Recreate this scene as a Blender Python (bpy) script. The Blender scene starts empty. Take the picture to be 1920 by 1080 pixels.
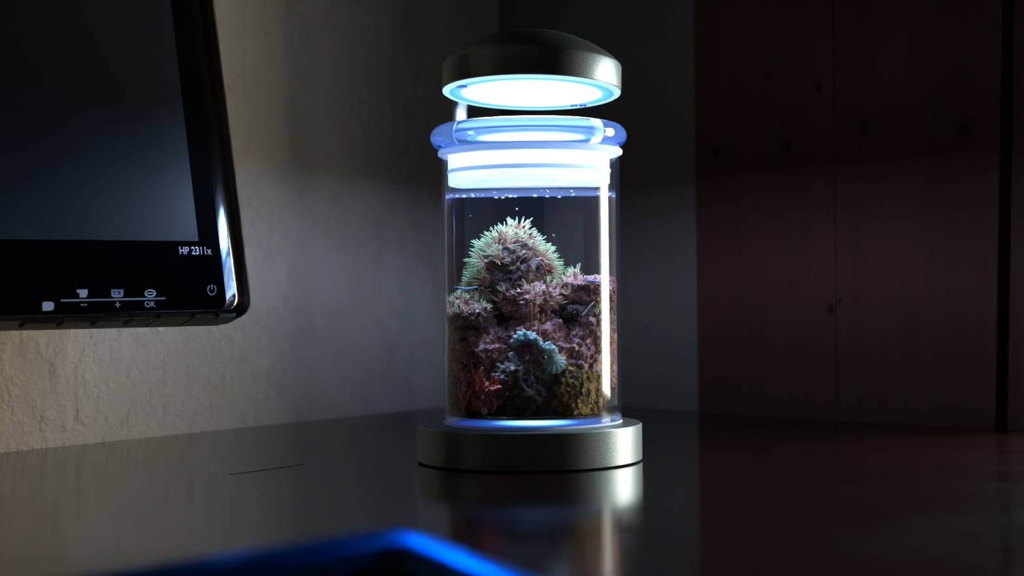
import bpy, bmesh, math, random
from mathutils import Vector, Matrix, noise

random.seed(7)
scene = bpy.context.scene
COL = scene.collection
PI = math.pi

# ------------------------------------------------------------------ camera
F = 2900.0                                   # focal length in pixels of the 1920 frame
CAM = Vector((-0.009, -0.863, 0.0958))
ROLL = math.radians(-0.6)
cd = bpy.data.cameras.new('camera')
cam = bpy.data.objects.new('camera', cd)
COL.objects.link(cam)
CM = Matrix.Rotation(PI / 2, 3, 'X') @ Matrix.Rotation(ROLL, 3, 'Z')
cam.matrix_world = Matrix.Translation(CAM) @ CM.to_4x4()
cd.sensor_width = 36.0
cd.lens = F / 1920 * 36.0
cd.clip_start = 0.01
cd.dof.use_dof = True
cd.dof.focus_distance = 0.845
cd.dof.aperture_fstop = 7.6
scene.camera = cam


def ray(px, py):
    return CM @ Vector(((px - 960) / F, -(py - 540) / F, -1.0))


def at_y(px, py, y):
    d = ray(px, py)
    return CAM + d * ((y - CAM.y) / d.y)


def at_z(px, py, z):
    d = ray(px, py)
    return CAM + d * ((z - CAM.z) / d.z)


# ------------------------------------------------------------------ world, window daylight, exposure
w = bpy.data.worlds.new('world')
scene.world = w
w.use_nodes = True
w.node_tree.nodes['Background'].inputs[0].default_value = (0.5, 0.6, 0.8, 1)
w.node_tree.nodes['Background'].inputs[1].default_value = 0.02

UL = Vector((-0.612, -0.790, 0))             # along the left wall, out of the corner
UR = Vector((0.755, -0.656, 0))              # along the right wall, out of the corner
CORNER = Vector((-0.017, 0.457, 0))
NR = Vector((-0.656, -0.755, 0))             # right wall's normal into the room
NL = Vector((0.790, -0.612, 0))              # left wall's normal into the room
WIN = (0.485, 0.71, -0.005, 0.36)            # window opening: along the right wall, bottom, top

wc = CORNER + UR * ((WIN[0] + WIN[1]) / 2) - NR * 0.085 + Vector((0, 0, (WIN[2] + WIN[3]) / 2))
ld = bpy.data.lights.new('window_daylight', 'AREA')
ld.shape = 'RECTANGLE'
ld.size = 0.20
ld.size_y = 0.35
ld.energy = 6.8
ld.color = (1.0, 0.975, 0.87)
lo = bpy.data.objects.new('window_daylight', ld)
COL.objects.link(lo)
zc = -NR
yc = Vector((0, 0, 1))
xc = yc.cross(zc)
lo.matrix_world = Matrix.Translation(wc) @ Matrix((xc, yc, zc)).transposed().to_4x4()

# open sky outside, above and beyond the window: its light falls inward and down
sd = bpy.data.lights.new('sky_daylight', 'AREA')
sd.shape = 'RECTANGLE'
sd.size = 1.0
sd.size_y = 0.7
sd.energy = 125.0
sd.color = (0.50, 0.77, 1.0)
so_ = bpy.data.objects.new('sky_daylight', sd)
COL.objects.link(so_)
sp0 = CORNER + UR * 0.62 - NR * 0.95 + Vector((0, 0, 0.66))
so_.location = sp0
so_.rotation_euler = (Vector((-0.28, 0.10, 0.02)) - sp0).to_track_quat('-Z', 'Y').to_euler()

scene.view_settings.view_transform = 'Standard'
scene.view_settings.look = 'None'
scene.view_settings.exposure = 0.0
scene.view_settings.gamma = 1.0
scene.view_settings.use_curve_mapping = False
scene.cycles.transparent_max_bounces = 32
scene.cycles.max_bounces = 14
scene.cycles.transmission_bounces = 12
scene.cycles.glossy_bounces = 6
scene.cycles.sample_clamp_indirect = 6.0
scene.cycles.use_denoising = True

# ------------------------------------------------------------------ material helpers


class NT:
    def __init__(self, name):
        self.m = bpy.data.materials.new(name)
        self.m.use_nodes = True
        self.t = self.m.node_tree
        self.t.nodes.clear()
        self.out = self.t.nodes.new('ShaderNodeOutputMaterial')

    def n(self, typ, **kw):
        nd = self.t.nodes.new('ShaderNode' + typ)
        for k, v in kw.items():
            if k.startswith('i_'):
                nd.inputs[k[2:].replace('_', ' ')].default_value = v
            else:
                setattr(nd, k, v)
        return nd

    def l(self, a, b):
        self.t.links.new(a, b)

    def surf(self, s):
        self.l(s, self.out.inputs['Surface'])

    def coord(self, kind='Object'):
        return self.n('TexCoord').outputs[kind]

    def noise(self, vec, scale, detail=4.0, rough=0.55, dist=0.0):
        nd = self.n('TexNoise')
        nd.inputs['Scale'].default_value = scale
        nd.inputs['Detail'].default_value = detail
        nd.inputs['Roughness'].default_value = rough
        nd.inputs['Distortion'].default_value = dist
        if vec is not None:
            self.l(vec, nd.inputs['Vector'])
        return nd.outputs['Fac']

    def ramp(self, fac, stops, interp='LINEAR'):
        nd = self.n('ValToRGB')
        nd.color_ramp.interpolation = interp
        el = nd.color_ramp.elements
        while len(el) < len(stops):
            el.new(0.5)
        for e, (p, c) in zip(el, stops):
            e.position = p
            e.color = (*c, 1) if len(c) == 3 else c
        self.l(fac, nd.inputs['Fac'])
        return nd.outputs['Color']

    def math(self, op, a, b=None, clamp=False):
        nd = self.n('Math', operation=op, use_clamp=clamp)
        for i, v in enumerate((a, b)):
            if v is None:
                continue
            if isinstance(v, (int, float)):
                nd.inputs[i].default_value = v
            else:
                self.l(v, nd.inputs[i])
        return nd.outputs[0]

    def mix(self, fac, a, b, typ='MIX'):
        nd = self.n('MixRGB', blend_type=typ)
        for i, v in enumerate((fac, a, b)):
            if isinstance(v, (int, float)):
                nd.inputs[i].default_value = v
            elif isinstance(v, tuple):
                nd.inputs[i].default_value = (*v, 1)
            else:
                self.l(v, nd.inputs[i])
        return nd.outputs[0]

    def bump(self, h, strength=0.3, dist=0.001, normal=None):
        nd = self.n('Bump')
        nd.inputs['Strength'].default_value = strength
        nd.inputs['Distance'].default_value = dist
        self.l(h, nd.inputs['Height'])
        if normal is not None:
            self.l(normal, nd.inputs['Normal'])
        return nd.outputs['Normal']

    def pbr(self, color=(.5, .5, .5), rough=0.5, metal=0.0, spec=0.5, normal=None, coat=0.0, **extra):
        nd = self.n('BsdfPrincipled')
        if isinstance(color, tuple):
            nd.inputs['Base Color'].default_value = (*color, 1)
        else:
            self.l(color, nd.inputs['Base Color'])
        if isinstance(rough, (int, float)):
            nd.inputs['Roughness'].default_value = rough
        else:
            self.l(rough, nd.inputs['Roughness'])
        nd.inputs['Metallic'].default_value = metal
        nd.inputs['Specular IOR Level'].default_value = spec
        nd.inputs['Coat Weight'].default_value = coat
        for k, v in extra.items():
            nd.inputs[k.replace('_', ' ')].default_value = v
        if normal is not None:
            self.l(normal, nd.inputs['Normal'])
        self.surf(nd.outputs[0])
        return nd


M = {}


def plain(name, color, rough=0.5, metal=0.0, spec=0.5, **extra):
    t = NT(name)
    # a little procedural unevenness
    f = t.noise(t.coord(), 120.0, 3.0)
    c = t.mix(f, tuple(x * 0.88 for x in color), tuple(min(1, x * 1.12) for x in color))
    t.pbr(c, rough, metal, spec, **extra)
    M[name] = t.m


def thin_glass(name, tint=(1, 1, 1), film=0.0, film_col=(.7, .8, 1), base=0.04, rough=0.0, frost=0.0, inner=0.12):
    """clear pane: Fresnel reflection over straight transmission, with an optional scattering film that puts haze and glow into the glass"""
    t = NT(name)
    lw = t.n('LayerWeight')
    lw.inputs['Blend'].default_value = 0.5
    p = t.math('POWER', lw.outputs['Facing'], 5.0)
    r = t.math('ADD', t.math('MULTIPLY', p, 0.96 - base), base, True)
    if inner < 1:
        bf = t.n('NewGeometry').outputs['Backfacing']
        r = t.math('MULTIPLY', r, t.math('SUBTRACT', 1.0, t.math('MULTIPLY', bf, 1 - inner)))
    tr = t.n('BsdfTransparent')
    tr.inputs[0].default_value = (*tint, 1)
    gl = t.n('BsdfGlossy')
    gl.inputs['Roughness'].default_value = rough
    mx = t.n('MixShader')
    t.l(r, mx.inputs[0]); t.l(tr.outputs[0], mx.inputs[1]); t.l(gl.outputs[0], mx.inputs[2])
    o = mx.outputs[0]
    if film > 0:  # scattering colour stands in for haze and glare in the glass
        tl = t.n('BsdfTranslucent'); tl.inputs[0].default_value = (*film_col, 1)
        df = t.n('BsdfDiffuse'); df.inputs[0].default_value = (*film_col, 1)
        m2 = t.n('MixShader'); m2.inputs[0].default_value = 0.5
        t.l(tl.outputs[0], m2.inputs[1]); t.l(df.outputs[0], m2.inputs[2])
        m3 = t.n('MixShader')
        if frost > 0:
            nz = t.noise(t.coord(), 220.0, 4.0)
            fr = t.ramp(nz, [(0.35, (film,) * 3), (0.7, (frost,) * 3)])
            t.l(fr, m3.inputs[0])
        else:
            m3.inputs[0].default_value = film
        t.l(o, m3.inputs[1]); t.l(m2.outputs[0], m3.inputs[2])
        o = m3.outputs[0]
    t.surf(o)
    M[name] = t.m


# plaster
t = NT('plaster')
c = t.coord()
big = t.noise(c, 9.0, 3.0, 0.5, 0.0)
mid = t.noise(c, 55.0, 4.0, 0.55, 0.15)
midr = t.ramp(mid, [(0.44, (0, 0, 0)), (0.50, (0.25, 0.25, 0.25)), (0.66, (1, 1, 1))])
fin = t.noise(c, 150.0, 3.0, 0.6)
h = t.math('ADD', t.math('ADD', t.math('MULTIPLY', midr, 0.55), t.math('MULTIPLY', fin, 0.30)), t.math('MULTIPLY', big, 0.5))
nb = t.bump(h, 0.85, 0.0028)
col = t.mix(big, (0.50, 0.435, 0.36), (0.585, 0.515, 0.43))
t.pbr(col, 0.85, 0, 0.2, nb)
M['plaster'] = t.m
t = NT('shaded_plaster')  # same plaster, darkened in colour for the shade on the right wall
c = t.coord()
fin = t.noise(c, 120.0, 4.0, 0.6)
t.pbr(t.mix(fin, (0.125, 0.10, 0.088), (0.16, 0.13, 0.112)), 0.85, 0, 0.2, t.bump(fin, 0.4, 0.0012))
M['shaded_plaster'] = t.m

plain('floor_wood', (0.12, 0.08, 0.05), 0.5)
plain('ceiling_paint', (0.62, 0.52, 0.42), 0.9)
plain('dark_boards', (0.36, 0.27, 0.20), 0.8)

# dark stained table
t = NT('table_wood')
c = t.coord()
mp = t.n('Mapping'); mp.inputs['Rotation'].default_value = (0, 0, math.radians(41)); mp.inputs['Scale'].default_value = (6, 90, 20)
t.l(c, mp.inputs['Vector'])
g = t.noise(mp.outputs[0], 1.0, 5.0, 0.6, 0.4)
col = t.ramp(g, [(0.3, (0.0035, 0.0011, 0.0008)), (0.7, (0.008, 0.0026, 0.0018))])
sm = t.noise(c, 14.0, 4.0, 0.6)
rg = t.ramp(sm, [(0.3, (0.10,) * 3), (0.75, (0.16,) * 3)])
nb = t.bump(g, 0.05, 0.0003)
t.pbr(col, rg, 0, 0.85, nb)
M['table_wood'] = t.m
plain('scratch_wood', (0.12, 0.05, 0.04), 0.35, 0, 0.6)

# knotty pine, brown stained (object space: x along the panel, z up)
def pine(name, knots, crack=None):
    t = NT(name)
    c = t.coord()
    mp = t.n('Mapping'); mp.inputs['Scale'].default_value = (110, 20, 5)
    t.l(c, mp.inputs['Vector'])
    g = t.noise(mp.outputs[0], 1.0, 4.0, 0.6, 1.0)
    col = t.ramp(g, [(0.25, (0.050, 0.018, 0.011)), (0.75, (0.072, 0.027, 0.017))])
    for (kx, kz, kr) in knots:
        mp2 = t.n('Mapping')
        mp2.inputs['Location'].default_value = (-kx / kr, 0, -kz / (kr * 1.5))
        mp2.inputs['Scale'].default_value = (1 / kr, 0.0, 1 / (kr * 1.5))
        t.l(c, mp2.inputs['Vector'])
        ln = t.n('VectorMath', operation='LENGTH')
        t.l(mp2.outputs[0], ln.inputs[0])
        wob = t.math('ADD', ln.outputs['Value'], t.math('MULTIPLY', g, 0.4))
        fac = t.ramp(wob, [(0.45, (1, 1, 1)), (1.0, (0, 0, 0))])
        col = t.mix(fac, col, (0.006, 0.003, 0.0025))
    t.pbr(col, 0.7, 0, 0.1, t.bump(g, 0.15, 0.0006))
    M[name] = t.m


# painted grey metal with a fine sparkle
t = NT('grey_metal')
c = t.coord()
sp = t.noise(c, 1500.0, 2.0, 0.7)
col = t.ramp(sp, [(0.35, (0.13, 0.142, 0.136)), (0.75, (0.32, 0.348, 0.332))])
t.pbr(col, 0.40, 0.85, 0.5, t.bump(sp, 0.12, 0.0003))
M['grey_metal'] = t.m

# lamp lens: white light-emitting area in the middle, blue ring outside
t = NT('lamp_lens')
c = t.coord()
ln = t.n('VectorMath', operation='LENGTH')
mp = t.n('Mapping'); mp.inputs['Scale'].default_value = (1, 1, 0)
t.l(c, mp.inputs['Vector']); t.l(mp.outputs[0], ln.inputs[0])
rr = t.math('DIVIDE', ln.outputs['Value'], 0.05)
colr = t.ramp(rr, [(0.0, (0.60, 0.74, 1.0)), (0.52, (0.50, 0.68, 1.0)), (0.78, (0.10, 0.36, 1.0)), (0.95, (0.07, 0.30, 1.0))])
strr = t.ramp(rr, [(0.0, (1, 1, 1)), (0.45, (0.85,) * 3), (0.80, (0.013,) * 3), (1.0, (0.006,) * 3)])
em = t.n('Emission')
t.l(colr, em.inputs['Color'])
t.l(t.math('MULTIPLY', strr, 200.0), em.inputs['Strength'])
t.surf(em.outputs[0])
M['lamp_lens'] = t.m
t = NT('lens_edge')
em = t.n('Emission'); em.inputs['Color'].default_value = (0.34, 0.64, 1, 1); em.inputs['Strength'].default_value = 1.6
t.surf(em.outputs[0]); M['lens_edge'] = t.m

thin_glass('jar_glass', (0.985, 0.99, 1.0), 0.010, (0.55, 0.62, 0.95), 0.045)  # weak blue scatter adds a hazy veil over the jar
thin_glass('jar_inside', (0.99, 0.99, 1.0), 0.004, (0.55, 0.62, 0.95), 0.004, inner=0.1)
thin_glass('jar_bottom_glass', (0.9, 0.94, 1.0), 0.22, (0.50, 0.68, 1.0), 0.05)
thin_glass('lid_glass_clear', (0.99, 0.995, 1.0), 0.08, (0.85, 0.93, 1.0), 0.04)
thin_glass('lid_top_glass', (0.98, 0.99, 1.0), 0.20, (0.88, 0.94, 1.0), 0.04)  # milky scatter stands in for lamp glare over the lid's middle
thin_glass('window_glass', (0.99, 1, 0.99), 0.0, base=0.05)
t = NT('water')
rf = t.n('BsdfRefraction'); rf.inputs['IOR'].default_value = 1.33; rf.inputs['Roughness'].default_value = 0.0
rf.inputs['Color'].default_value = (0.98, 0.985, 1, 1)
t.surf(rf.outputs[0]); M['water'] = t.m
thin_glass('water_top', (0.93, 0.95, 1.0), 0.10, (0.55, 0.60, 0.95), 0.05)

t = NT('thick_glass')
gl = t.n('BsdfGlass'); gl.inputs['IOR'].default_value = 1.47; gl.inputs['Color'].default_value = (0.68, 0.80, 1, 1); gl.inputs['Roughness'].default_value = 0.02
t.surf(gl.outputs[0]); M['thick_glass'] = t.m

# frosted lid stopper
def frosted(name, colr, clear, diff=0.4):
    t = NT(name)
    tl = t.n('BsdfTranslucent'); tl.inputs[0].default_value = (*colr, 1)
    df = t.n('BsdfDiffuse'); df.inputs[0].default_value = (*colr, 1)
    tr = t.n('BsdfTransparent'); tr.inputs[0].default_value = (*colr, 1)
    a = t.n('MixShader'); a.inputs[0].default_value = diff
    t.l(tl.outputs[0], a.inputs[1]); t.l(df.outputs[0], a.inputs[2])
    b = t.n('MixShader'); b.inputs[0].default_value = clear
    t.l(a.outputs[0], b.inputs[1]); t.l(tr.outputs[0], b.inputs[2])
    t.surf(b.outputs[0]); M[name] = t.m


frosted('stopper_frost', (0.93, 0.97, 0.99), 0.15)
frosted('lip_frost', (0.95, 0.97, 0.99), 0.05)

# live rock
def rock_mat(name, stops, rough_col, seed, bumpd=0.0012):
    t = NT(name)
    c = t.coord()
    mp = t.n('Mapping'); mp.inputs['Location'].default_value = (seed, seed * 0.7, seed * 1.3)
    t.l(c, mp.inputs['Vector'])
    a = t.noise(mp.outputs[0], 75.0, 6.0, 0.68, 0.8)
    col = t.ramp(a, stops)
    b = t.noise(mp.outputs[0], 330.0, 4.0, 0.65, 0.5)
    fb = t.ramp(b, [(0.56, (0, 0, 0)), (0.72, (1, 1, 1))])
    col = t.mix(fb, col, rough_col)
    d = t.noise(mp.outputs[0], 210.0, 3.0, 0.6)
    fd = t.ramp(d, [(0.32, (1, 1, 1)), (0.44, (0, 0, 0))])
    col = t.mix(fd, col, (0.05, 0.035, 0.06))
    t.pbr(col, 0.65, 0, 0.4, t.bump(b, 0.7, bumpd))
    M[name] = t.m


rock_mat('rock_purple', [(0.30, (0.10, 0.045, 0.085)), (0.42, (0.56, 0.26, 0.28)), (0.52, (0.56, 0.28, 0.14)), (0.62, (0.86, 0.52, 0.50)), (0.75, (0.46, 0.28, 0.13))], (0.95, 0.80, 0.94), 1.0)
rock_mat('rock_brown', [(0.30, (0.14, 0.08, 0.06)), (0.45, (0.46, 0.28, 0.17)), (0.55, (0.60, 0.35, 0.26)), (0.66, (0.56, 0.34, 0.44)), (0.78, (0.42, 0.30, 0.13))], (0.85, 0.66, 0.64), 2.3)
rock_mat('rock_olive', [(0.30, (0.05, 0.035, 0.02)), (0.46, (0.30, 0.18, 0.04)), (0.58, (0.46, 0.29, 0.06)), (0.72, (0.38, 0.22, 0.13))], (0.62, 0.48, 0.36), 4.1)
rock_mat('rock_dark', [(0.30, (0.05, 0.035, 0.05)), (0.46, (0.20, 0.14, 0.14)), (0.60, (0.38, 0.30, 0.22)), (0.72, (0.46, 0.29, 0.40))], (0.85, 0.74, 0.80), 5.7)

rock_mat('rock_pillar', [(0.30, (0.05, 0.03, 0.05)), (0.46, (0.20, 0.11, 0.07)), (0.58, (0.28, 0.17, 0.09)), (0.72, (0.26, 0.14, 0.28))], (0.50, 0.40, 0.52), 8.9)

# star polyp: brown-pink stalk, pale arms, green tips (own colours, by height in the polyp)
t = NT('polyp')
sx = t.n('SeparateXYZ'); t.l(t.coord(), sx.inputs[0])
rad = t.n('VectorMath', operation='LENGTH'); t.l(t.coord(), rad.inputs[0])
col = t.ramp(t.math('DIVIDE', rad.outputs['Value'], 0.0080), [(0.20, (0.70, 0.34, 0.26)), (0.45, (0.98, 0.70, 0.56)), (0.66, (0.96, 0.86, 0.54)), (0.92, (0.48, 0.90, 0.34))])
t.pbr(col, 0.5, 0, 0.4, Subsurface_Weight=0.0)
M['polyp'] = t.m

# mint coral
t = NT('mint_coral')
c = t.coord()
a = t.noise(c, 420.0, 4.0, 0.6, 0.6)
col = t.ramp(a, [(0.32, (0.22, 0.58, 0.48)), (0.5, (0.62, 0.96, 0.80)), (0.7, (0.92, 1.0, 0.94))])
t.pbr(col, 0.5, 0, 0.4, t.bump(a, 0.6, 0.001), Subsurface_Weight=0.7, Subsurface_Radius=(1.0, 1.0, 1.0), Subsurface_Scale=0.004); M['mint_coral'] = t.m
t = NT('mauve_flesh')
a = t.noise(t.coord(), 380.0, 4.0, 0.6, 0.6)
col = t.ramp(a, [(0.32, (0.25, 0.10, 0.22)), (0.55, (0.55, 0.30, 0.50)), (0.72, (0.75, 0.62, 0.72))])
t.pbr(col, 0.5, 0, 0.4, t.bump(a, 0.6, 0.001)); M['mauve_flesh'] = t.m
# red algae
t = NT('red_algae')
a = t.noise(t.coord(), 260.0, 4.0, 0.6, 0.8)
col = t.ramp(a, [(0.3, (0.60, 0.11, 0.09)), (0.55, (0.90, 0.26, 0.18)), (0.75, (0.98, 0.56, 0.44))])
t.pbr(col, 0.4, 0, 0.5); M['red_algae'] = t.m
plain('red_stem', (0.45, 0.10, 0.06), 0.5)
plain('brown_strand', (0.28, 0.15, 0.10), 0.5)
plain('blue_strand', (0.20, 0.32, 0.80), 0.5)
plain('worm_white', (0.85, 0.78, 0.90), 0.45)
plain('bubble', (0.95, 0.95, 1.0), 0.15)

# monitor
t = NT('gloss_black')
f = t.noise(t.coord(), 30.0, 3.0)
t.pbr(t.mix(f, (0.002, 0.002, 0.0025), (0.004, 0.004, 0.005)), 0.06, 0, 0.35); M['gloss_black'] = t.m
t = NT('piano_trim')
f = t.noise(t.coord(), 30.0, 3.0)
t.pbr(t.mix(f, (0.48, 0.50, 0.51), (0.54, 0.56, 0.57)), 0.07, 1.0, 0.5); M['piano_trim'] = t.m
t = NT('screen')
f = t.noise(t.coord(), 6.0, 2.0)
t.pbr(t.mix(f, (0.007, 0.011, 0.014), (0.009, 0.014, 0.018)), 0.42, 0, 0.5); M['screen'] = t.m
plain('back_plastic', (0.012, 0.012, 0.013), 0.45)
plain('button_plastic', (0.13, 0.13, 0.115), 0.4)
plain('print_white', (0.80, 0.85, 0.85), 0.6)
plain('print_grey', (0.55, 0.58, 0.56), 0.6)
plain('print_bright', (0.88, 0.9, 1.0), 0.6)
plain('mark_blue', (0.02, 0.05, 0.25), 0.6)
plain('dark_rubber', (0.012, 0.012, 0.014), 0.6)
t = NT('keyboard_blue_tint')
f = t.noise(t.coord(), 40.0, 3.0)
t.pbr(t.mix(f, (0.010, 0.070, 0.23), (0.012, 0.080, 0.27)), 0.28, 1.0, 0.5, Specular_Tint=(0.16, 0.42, 0.90, 1.0)); M['keyboard_blue_tint'] = t.m  # the lamp's blue reflection is put into the metal tint of a black body
plain('key_plastic', (0.004, 0.004, 0.005), 0.9, 0, 0.0)
plain('window_paint', (0.55, 0.53, 0.48), 0.5)

# ------------------------------------------------------------------ object helpers


def mesh_from(bm, name):
    me = bpy.data.meshes.new(name)
    bm.normal_update()
    bm.to_mesh(me)
    bm.free()
    return me


def smooth(me, angle=40):
    for p in me.polygons:
        p.use_smooth = True
    try:
        me.set_sharp_from_angle(angle=math.radians(angle))
    except Exception:
        pass


def tag(o, label=None, cat=None, group=None, kind=None):
    if label: o['label'] = label
    if cat: o['category'] = cat
    if group: o['group'] = group
    if kind: o['kind'] = kind
    return o


def obj(name, bm, mat, parent=None, sm=None, origin=None):
    """one mesh object; verts are given in the parent's space (or world), origin moves the object's own origin"""
    if isinstance(bm, bpy.types.Mesh):
        me = bm
    else:
        if parent is None and origin is None and len(bm.verts):
            xs = [v.co for v in bm.verts]
            origin = Vector(((min(v.x for v in xs) + max(v.x for v in xs)) / 2, (min(v.y for v in xs) + max(v.y for v in xs)) / 2, min(v.z for v in xs)))
        if origin is not None:
            for v in bm.verts:
                v.co -= origin
        me = mesh_from(bm, name)
    if sm:
        smooth(me, sm)
    if mat and not me.materials:
        me.materials.append(M[mat])
    o = bpy.data.objects.new(name, me)
    if origin is not None:
        o.location = origin
    COL.objects.link(o)
    if parent is not None:
        o.parent = parent
    return o


def thing(name, label, cat, loc=(0, 0, 0), group=None):
    o = bpy.data.objects.new(name, None)
    o.empty_display_size = 0.02
    o.location = loc
    COL.objects.link(o)
    return tag(o, label, cat, group)


def box(bm, lo_, hi_, mat4=None):
    vs = []
    for x in (lo_[0], hi_[0]):
        for y in (lo_[1], hi_[1]):
            for z in (lo_[2], hi_[2]):
                v = Vector((x, y, z))
                vs.append(bm.verts.new(mat4 @ v if mat4 else v))
    for f in ((0, 1, 3, 2), (4, 6, 7, 5), (0, 4, 5, 1), (2, 3, 7, 6), (0, 2, 6, 4), (1, 5, 7, 3)):
        bm.faces.new([vs[i] for i in f])
    return vs


def prism(bm, poly, z0, z1):
    a = [bm.verts.new((p[0], p[1], z0)) for p in poly]
    b = [bm.verts.new((p[0], p[1], z1)) for p in poly]
    n = len(poly)
    for i in range(n):
        bm.faces.new((a[i], a[(i + 1) % n], b[(i + 1) % n], b[i]))
    bm.faces.new(b)
    bm.faces.new(a[::-1])
    bmesh.ops.recalc_face_normals(bm, faces=bm.faces)


def lathe(prof, seg=96, center=(0, 0, 0), mat4=None, closed=False):
    """revolve a (radius, z) profile; a radius of 0 makes a pole; closed joins the last point to the first"""
    bm = bmesh.new()
    c = Vector(center)
    rings = []
    for r, z in prof:
        if r < 1e-7:
            rings.append([bm.verts.new(c + Vector((0, 0, z)))])
        else:
            rings.append([bm.verts.new(c + Vector((r * math.cos(2 * PI * k / seg), r * math.sin(2 * PI * k / seg), z))) for k in range(seg)])
    pairs = list(zip(rings[:-1], rings[1:]))
    if closed:
        pairs.append((rings[-1], rings[0]))
    for a, b in pairs:
        if len(a) == 1 and len(b) == 1:
            continue
        for k in range(seg):
            k2 = (k + 1) % seg
            if len(a) == 1:
                bm.faces.new((a[0], b[k2], b[k]))
            elif len(b) == 1:
                bm.faces.new((a[k], a[k2], b[0]))
            else:
                bm.faces.new((a[k], a[k2], b[k2], b[k]))
    bmesh.ops.recalc_face_normals(bm, faces=bm.faces)
    if mat4:
        bmesh.ops.transform(bm, matrix=mat4, verts=bm.verts)
    return bm


def tube(bm, pts, radii, seg=8, cap=True, flat=None):
    """tapered tube along points; flat = (sideways vector, factor) squashes it"""
    pts = [Vector(p) for p in pts]
    rings = []
    up = Vector((0.13, 0.31, 0.94))
    for i, p in enumerate(pts):
        d = (pts[min(i + 1, len(pts) - 1)] - pts[max(i - 1, 0)]).normalized()
        u = d.cross(up)
        if u.length < 1e-3:
            u = d.cross(Vector((1, 0, 0)))
        u.normalize()
        v = d.cross(u).normalized()
        r = radii[i] if isinstance(radii, (list, tuple)) else radii
        ring = []
        for k in range(seg):
            o_ = (u * math.cos(2 * PI * k / seg) + v * math.sin(2 * PI * k / seg)) * r
            if flat:
                fv, ff = flat
                o_ = o_ - fv * (o_.dot(fv)) * (1 - ff)
            ring.append(bm.verts.new(p + o_))
        rings.append(ring)
    for a, b in zip(rings[:-1], rings[1:]):
        for k in range(seg):
            bm.faces.new((a[k], a[(k + 1) % seg], b[(k + 1) % seg], b[k]))
    if cap:
        bm.faces.new(rings[0][::-1])
        bm.faces.new(rings[-1])
    return bm


def spline(pts, n=8):
    pts = [Vector(p) for p in pts]
    out = []
    P = [pts[0]] + pts + [pts[-1]]
    for i in range(1, len(P) - 2):
        p0, p1, p2, p3 = P[i - 1:i + 3]
        for k in range(n):
            s = k / n
            out.append(0.5 * ((2 * p1) + (p2 - p0) * s + (2 * p0 - 5 * p1 + 4 * p2 - p3) * s * s + (3 * p1 - p0 - 3 * p2 + p3) * s ** 3))
    out.append(pts[-1])
    return out


def on_wall(C, U, N, px, py=540):
    """distance along a wall (from the corner) at which a pixel column meets it"""
    d = ray(px, py)
    s = (C - CAM).dot(N) / d.dot(N)
    return (CAM + d * s - C).dot(U) / U.dot(U)


# ------------------------------------------------------------------ the room
ZF, ZC = -0.74, 1.75
LL, LR = 3.4, 3.2
TW = 0.12

def wall_quad(name, a, b, thick_dir, mat='plaster', z0=ZF, z1=ZC):
    bm = bmesh.new()
    prism(bm, [a.xy, b.xy, (b + thick_dir).xy, (a + thick_dir).xy], z0, z1)
    return tag(obj(name, bm, mat, origin=Vector((a.x, a.y, z0))), kind='structure')


P0, P1, P3 = CORNER, CORNER + UL * LL, CORNER + UR * LR
P2 = P1 + UR * LR
wl = wall_quad('wall_left', P0 - UL * TW, P1, -NL * TW)
tag(wl, 'rough beige plastered wall behind the monitor', 'wall')

# right wall with the window opening
bm = bmesh.new()
for (b0, b1, z0, z1) in ((0, WIN[0], ZF, ZC), (WIN[1], LR, ZF, ZC), (WIN[0], WIN[1], ZF, WIN[2]), (WIN[0], WIN[1], WIN[3], ZC)):
    a, b = CORNER + UR * b0, CORNER + UR * b1
    prism(bm, [a.xy, b.xy, (b - NR * TW).xy, (a - NR * TW).xy], z0, z1)
wr = tag(obj('wall_right', bm, 'shaded_plaster', origin=Vector((CORNER.x, CORNER.y, ZF))), 'plastered wall with shade put in its brown colour, dark pine planks beside the jar', 'wall', kind='structure')
tag(wall_quad('wall_far_side', P3, P2, UR * TW, 'dark_boards'), 'dark boarded wall out of view', 'wall')
tag(wall_quad('wall_back', P1, P2, UL * TW, 'dark_boards'), 'dark boarded wall out of view', 'wall')
for nm, z0, z1, mt in (('floor', ZF - 0.05, ZF, 'floor_wood'), ('ceiling', ZC, ZC + 0.05, 'ceiling_paint')):
    bm = bmesh.new()
    prism(bm, [p.xy for p in (P0 - UL * .12 - UR * .12, P1 + UL * .12 - UR * .12, P2 + UL * .12 + UR * .12, P3 + UR * .12 - UL * .12)], z0, z1)
    tag(obj(nm, bm, mt), 'room ' + nm + ' out of view', nm, kind='structure')

# frames of reference on the right wall: local x along the wall, y into the wall, z up
def wall_frame(b, z=0.0):
    m = Matrix((UR, -NR, Vector((0, 0, 1)))).transposed().to_4x4()
    return Matrix.Translation(CORNER + UR * b + Vector((0, 0, z))) @ m


# window: casing, frame, pane, sill
wf = thing('window_1', 'narrow painted window beside the wood panelling', 'window')
tag(wf, kind='structure')
wf.matrix_world = wall_frame(WIN[0])
ww, wh0, wh1 = WIN[1] - WIN[0], WIN[2], WIN[3]
for nm, lo_, hi_ in (('frame_stile', (0.0, 0.03, wh0), (0.02, 0.07, wh1)), ('frame_stile', (ww - 0.02, 0.03, wh0), (ww, 0.07, wh1)),
                     ('frame_rail', (0.02, 0.03, wh0), (ww - 0.02, 0.07, wh0 + 0.012)), ('frame_rail', (0.02, 0.03, wh1 - 0.02), (ww - 0.02, 0.07, wh1))):
    bm = bmesh.new(); box(bm, lo_, hi_); obj(nm, bm, 'window_paint', wf)
bm = bmesh.new(); box(bm, (0.02, 0.048, wh0 + 0.012), (ww - 0.02, 0.052, wh1 - 0.02)); obj('pane', bm, 'window_glass', wf)

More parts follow.
